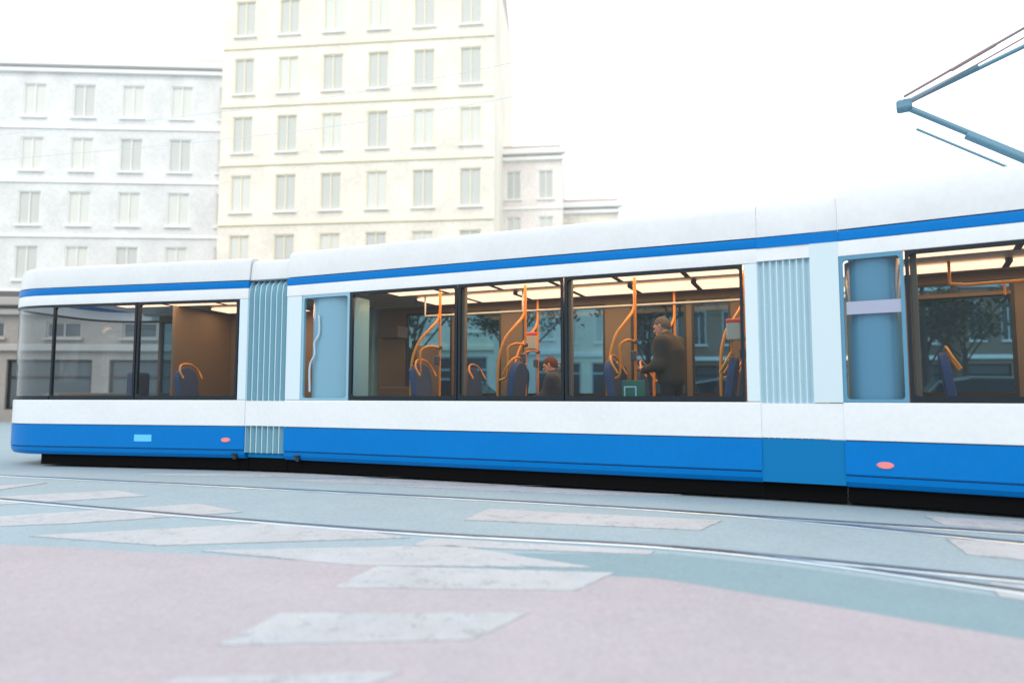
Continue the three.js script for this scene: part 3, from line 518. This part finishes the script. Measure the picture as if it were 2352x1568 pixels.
function house(name, label, x, z, turn, w, h, cols, storeys, mat, opt = {}) {
  const o = thing(name, label, 'building', [x, 0, z], THREE.MathUtils.degToRad(turn), opt.group);
  const g0 = opt.ground ?? 4, sh = (h - g0 - 0.8) / storeys, cw = w / cols, holes = [], wins = [];
  for (let s = 0; s < storeys; s++) for (let c = 0; c < cols; c++) { const ww = cw * 0.46, hh = sh * 0.62, x0 = -w / 2 + cw * (c + 0.5) - ww / 2, y0 = g0 + sh * s + sh * 0.2; holes.push([x0, y0, x0 + ww, y0 + hh]); wins.push([x0, y0, x0 + ww, y0 + hh]); }
  const gw = w / Math.max(2, Math.round(w / 4)); const shop = [];
  for (let a = -w / 2; a < w / 2 - 0.1; a += gw) { holes.push([a + 0.35, 0.5, a + gw - 0.35, g0 - 0.7]); shop.push([a + 0.35, 0.5, a + gw - 0.35, g0 - 0.7]); }
  const dp = opt.depth ?? 10;
  mesh('wall', [plate(-w / 2, 0, w / 2, h, holes, 0.35, 0), box(0.3, h, dp, -w / 2 + 0.15, h / 2, -0.35 - dp / 2), box(0.3, h, dp, w / 2 - 0.15, h / 2, -0.35 - dp / 2), box(w - 0.6, h, 0.3, 0, h / 2, -0.2 - dp)], mat, o);
  for (const [a, b, c, d] of wins) {
    const fr = mesh('window', [plate(a, b, c, d, [[a + 0.07, b + 0.07, (a + c) / 2 - 0.03, d - 0.07], [(a + c) / 2 + 0.03, b + 0.07, c - 0.07, d - 0.07]], 0.05, -0.05)], opt.trim ?? M.trim, o);
    mesh('window_pane', pane(a, b, c, d, -0.08), opt.dark ? M.houseDark : M.houseGlass, fr);
    if (!opt.dark) mesh('haze_blind', pane(a, b, c, d, -0.12), rnd() < 0.5 ? M.haze_blind : M.hazeBlindGrey, fr);
    mesh('sill', box(c - a + 0.2, 0.09, 0.16, (a + c) / 2, b - 0.045, 0.06), opt.sill ?? M.trim, fr);
  }
  for (const [a, b, c, d] of shop) {
    const fr = mesh('shop_window', plate(a, b, c, d, [[a + 0.1, b + 0.1, c - 0.1, d - 0.8], [a + 0.1, d - 0.7, c - 0.1, d - 0.1]], 0.08, -0.12), opt.dark ? M.black : M.greyWhite, o);
    mesh('window_pane', pane(a, b, c, d, -0.16), M.houseDark, fr);
  }
  mesh('cornice', [box(w + 0.5, 0.35, 0.5, 0, h - 0.17, 0.15, 0.05), box(w + 0.2, 0.25, 0.25, 0, h - 0.6, 0.1, 0.04), box(w + 0.1, 0.3, 0.2, 0, g0 - 0.2, 0.08, 0.04)], opt.trim ?? M.trim, o);
  for (let s = 1; s < storeys; s++) mesh('string_course', box(w, 0.16, 0.1, 0, g0 + sh * s, 0.04, 0.02), opt.trim ?? M.trim, o);
  const rf = mesh('roof', new THREE.ExtrudeGeometry(shapeOf(opt.flat ? [[0, 0], [-dp - 0.3, 0], [-dp - 0.3, 0.3], [0, 0.3]] : [[0.1, 0], [-dp - 0.3, 0], [-dp / 2 - 0.6, opt.ridge ?? 2.6], [-dp / 2 + 0.6, opt.ridge ?? 2.6]]), { depth: w - 0.1, bevelEnabled: false }).rotateY(-Math.PI / 2).translate(w / 2 - 0.05, h + 0.005, 0), opt.dark ? M.darkRoof : M.roofTile, o);
  rf.rotation.y = 0;
  mesh('chimney', box(0.7, 1.6, 0.7, w * 0.28, h + (opt.flat ? 0.9 : 2), -dp / 2, 0.03), mat, rf);
  return o;
}
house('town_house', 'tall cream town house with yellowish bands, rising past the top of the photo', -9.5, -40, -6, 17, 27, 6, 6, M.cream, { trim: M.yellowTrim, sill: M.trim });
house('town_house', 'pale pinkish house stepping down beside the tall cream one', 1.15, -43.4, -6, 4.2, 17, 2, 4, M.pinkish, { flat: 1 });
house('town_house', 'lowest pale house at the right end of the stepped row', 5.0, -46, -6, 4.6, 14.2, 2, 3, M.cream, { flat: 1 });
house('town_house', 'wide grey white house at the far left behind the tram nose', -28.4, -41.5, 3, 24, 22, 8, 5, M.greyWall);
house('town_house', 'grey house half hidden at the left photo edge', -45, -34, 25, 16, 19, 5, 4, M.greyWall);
for (const [x, z, w, h, m, l] of [[9.5, -50, 6.5, 9.5, M.darkBrick, 'low dark house seen through the standing passenger window'], [17.5, -51, 9, 9, M.brick, 'low brown brick house seen behind the bellows'], [27, -50, 9.4, 9, M.darkBrick, 'low dark brick house in the far right tram window'], [37.5, -48, 11, 9.5, M.brick, 'low brown house past the right photo edge']])
  house('low_house', l, x, z, -5, w, h, Math.round(w / 2.4), 1, m, { dark: 1, ridge: 1.6 });

M.stoneTrim = std([0.38, 0.355, 0.33], 0.8); M.stone = wallMat([0.3, 0.275, 0.25], 80);
house('shop_row', 'low brownish shop row behind the cab glass at the left', -17.5, -29, 4, 25, 5.2, 8, 1, M.stone, { dark: 1, ground: 3.3, flat: 1, depth: 5, trim: M.stoneTrim, sill: M.stoneTrim });
// trees between the tram and the houses
M.bark = std([0.06, 0.05, 0.04], 0.9); M.leaf = std([0.05, 0.085, 0.05], 0.8); M.leafDark = std([0.03, 0.06, 0.045], 0.8);
function tree(x, z, h, label, mat) {
  const o = thing('street_tree', label, 'tree', [x, 0, z], rnd() * 6, 'street trees beyond the tram');
  const limbs = [new THREE.CylinderGeometry(0.09, 0.17, h * 0.5, 9).translate(0, h * 0.25, 0)], tips = [];
  for (let i = 0; i < 9; i++) { const a = i * 2.4, y = h * (0.38 + 0.03 * i), r = h * (0.2 + 0.1 * rnd()), e = [Math.cos(a) * r, y + h * (0.18 + 0.14 * rnd()), Math.sin(a) * r]; limbs.push(tube([[0, y - 0.3, 0], [e[0] * 0.45, y + (e[1] - y) * 0.35, e[2] * 0.45], e], 0.035, 8, 5)); tips.push(e, [e[0] * 0.6, e[1] * 0.97, e[2] * 0.6]); }
  mesh('trunk', limbs, M.bark, o);
  const P = [], N = 1900; for (let i = 0; i < N; i++) { const t = tips[Math.floor(rnd() * tips.length)], s = 0.09 * h; const c = V(t[0] + (rnd() + rnd() - 1) * s * 1.4, Math.min(h, t[1] + (rnd() + rnd() - 1) * s), t[2] + (rnd() + rnd() - 1) * s * 1.4);
    const a = V(rnd() - 0.5, rnd() - 0.5, rnd() - 0.5).normalize().multiplyScalar(0.1), b = V(rnd() - 0.5, rnd() - 0.5, rnd() - 0.5).normalize().multiplyScalar(0.06);
    for (const v of [c.clone().sub(a), c.clone().add(b), c.clone().add(a), c.clone().sub(a), c.clone().add(a), c.clone().sub(b)]) P.push(v.x, v.y, v.z); }
  const g = new THREE.BufferGeometry(); g.setAttribute('position', new THREE.Float32BufferAttribute(P, 3)); g.computeVertexNormals(); g.setAttribute('uv', new THREE.BufferAttribute(new Float32Array(P.length / 3 * 2), 2));
  const cr = mesh('crown', g, mat, o); cr.userData.kind = 'stuff';
  return o;
}
tree(-3.6, -25, 6.2, 'green street tree seen through the first middle window', M.leaf);
tree(0.2, -27, 6.4, 'green street tree seen through the second middle window', M.leafDark);
tree(5.2, -26, 6.2, 'dark street tree seen beside the standing passenger', M.leafDark);
tree(15.2, -25, 5.4, 'dark green tree at the left of the far right tram window', M.leafDark);
tree(19.3, -29, 6.2, 'green tree at the right of the far right tram window', M.leaf);
{
  const o = thing('lamp_post', 'slim dark post standing behind the far right tram window', 'lamp post', [12.0, 0, -19.8]);
  mesh('post', [new THREE.CylinderGeometry(0.05, 0.09, 4.4, 10).translate(0, 2.2, 0), new THREE.CylinderGeometry(0.14, 0.18, 0.5, 12).translate(0, 0.25, 0)], M.black, o);
  mesh('lamp_head', [new THREE.CylinderGeometry(0.16, 0.1, 0.35, 12).translate(0, 4.55, 0), new THREE.ConeGeometry(0.22, 0.16, 12).translate(0, 4.8, 0)], M.black, o);
}
// parked cars whose roofs show above the window sills
function car(x, z, turn, color, label) {
  const o = thing('parked_car', label, 'car', [x, 0, z], THREE.MathUtils.degToRad(turn), 'cars parked beyond the tram');
  const body = shapeOf([[-2.05, 0.35], [-2.1, 0.72], [-1.95, 0.86], [-1.5, 0.92], [-1.2, 0.96], [1.05, 0.94], [1.75, 0.84], [2.05, 0.7], [2.1, 0.4], [2.0, 0.28], [-1.95, 0.28]]);
  const cab = shapeOf([[-1.55, 0.9], [-1.1, 1.38], [-0.6, 1.46], [0.25, 1.44], [0.55, 1.36], [1.15, 0.9]]);
  const ex = (s, d, b) => new THREE.ExtrudeGeometry(s, { depth: d - 2 * b, bevelEnabled: true, bevelThickness: b, bevelSize: b * 0.6, bevelSegments: 3 }).translate(0, 0, -(d - 2 * b) / 2);
  const b = mesh('body', [ex(body, 1.7, 0.08), ex(shapeOf([[-1.12, 1.36], [-0.6, 1.455], [0.25, 1.435], [0.57, 1.35], [0.5, 1.4], [-1.0, 1.42]]), 1.36, 0.06)], phy(color, 0.3, { clearcoat: 0.6 }), o);
  mesh('cabin_glass', ex(cab, 1.42, 0.1).scale(0.985, 0.985, 1), phy([0.03, 0.045, 0.055], 0.06), o);
  for (const sx of [-1.28, 1.28]) for (const sz of [-0.76, 0.76]) { const w = mesh('wheel', new THREE.CylinderGeometry(0.31, 0.31, 0.2, 24).rotateX(Math.PI / 2).translate(sx, 0.31, sz), M.black, o); mesh('rim', new THREE.CylinderGeometry(0.19, 0.19, 0.02, 16).rotateX(Math.PI / 2).translate(sx, 0.31, sz + Math.sign(sz) * 0.105), M.steel, w); }
  for (const s of [-0.6, 0.6]) { mesh('headlight', new RoundedBoxGeometry(0.06, 0.12, 0.3, 2, 0.02).translate(2.06, 0.64, s), M.greyWhite, o); mesh('tail_light', new RoundedBoxGeometry(0.06, 0.14, 0.26, 2, 0.02).translate(-2.08, 0.7, s), M.red, o); }
}
car(-1.3, -15.2, -12, [0.06, 0.07, 0.09], 'dark grey parked car behind the second middle window');
car(5.3, -15.4, -18, [0.5, 0.62, 0.7], 'pale blue parked car behind the standing passenger');
car(10.2, -14.4, -24, [0.08, 0.18, 0.26], 'blue parked car low in the far right tram window');

scene.updateMatrixWorld(true);
renderer.render(scene, camera);
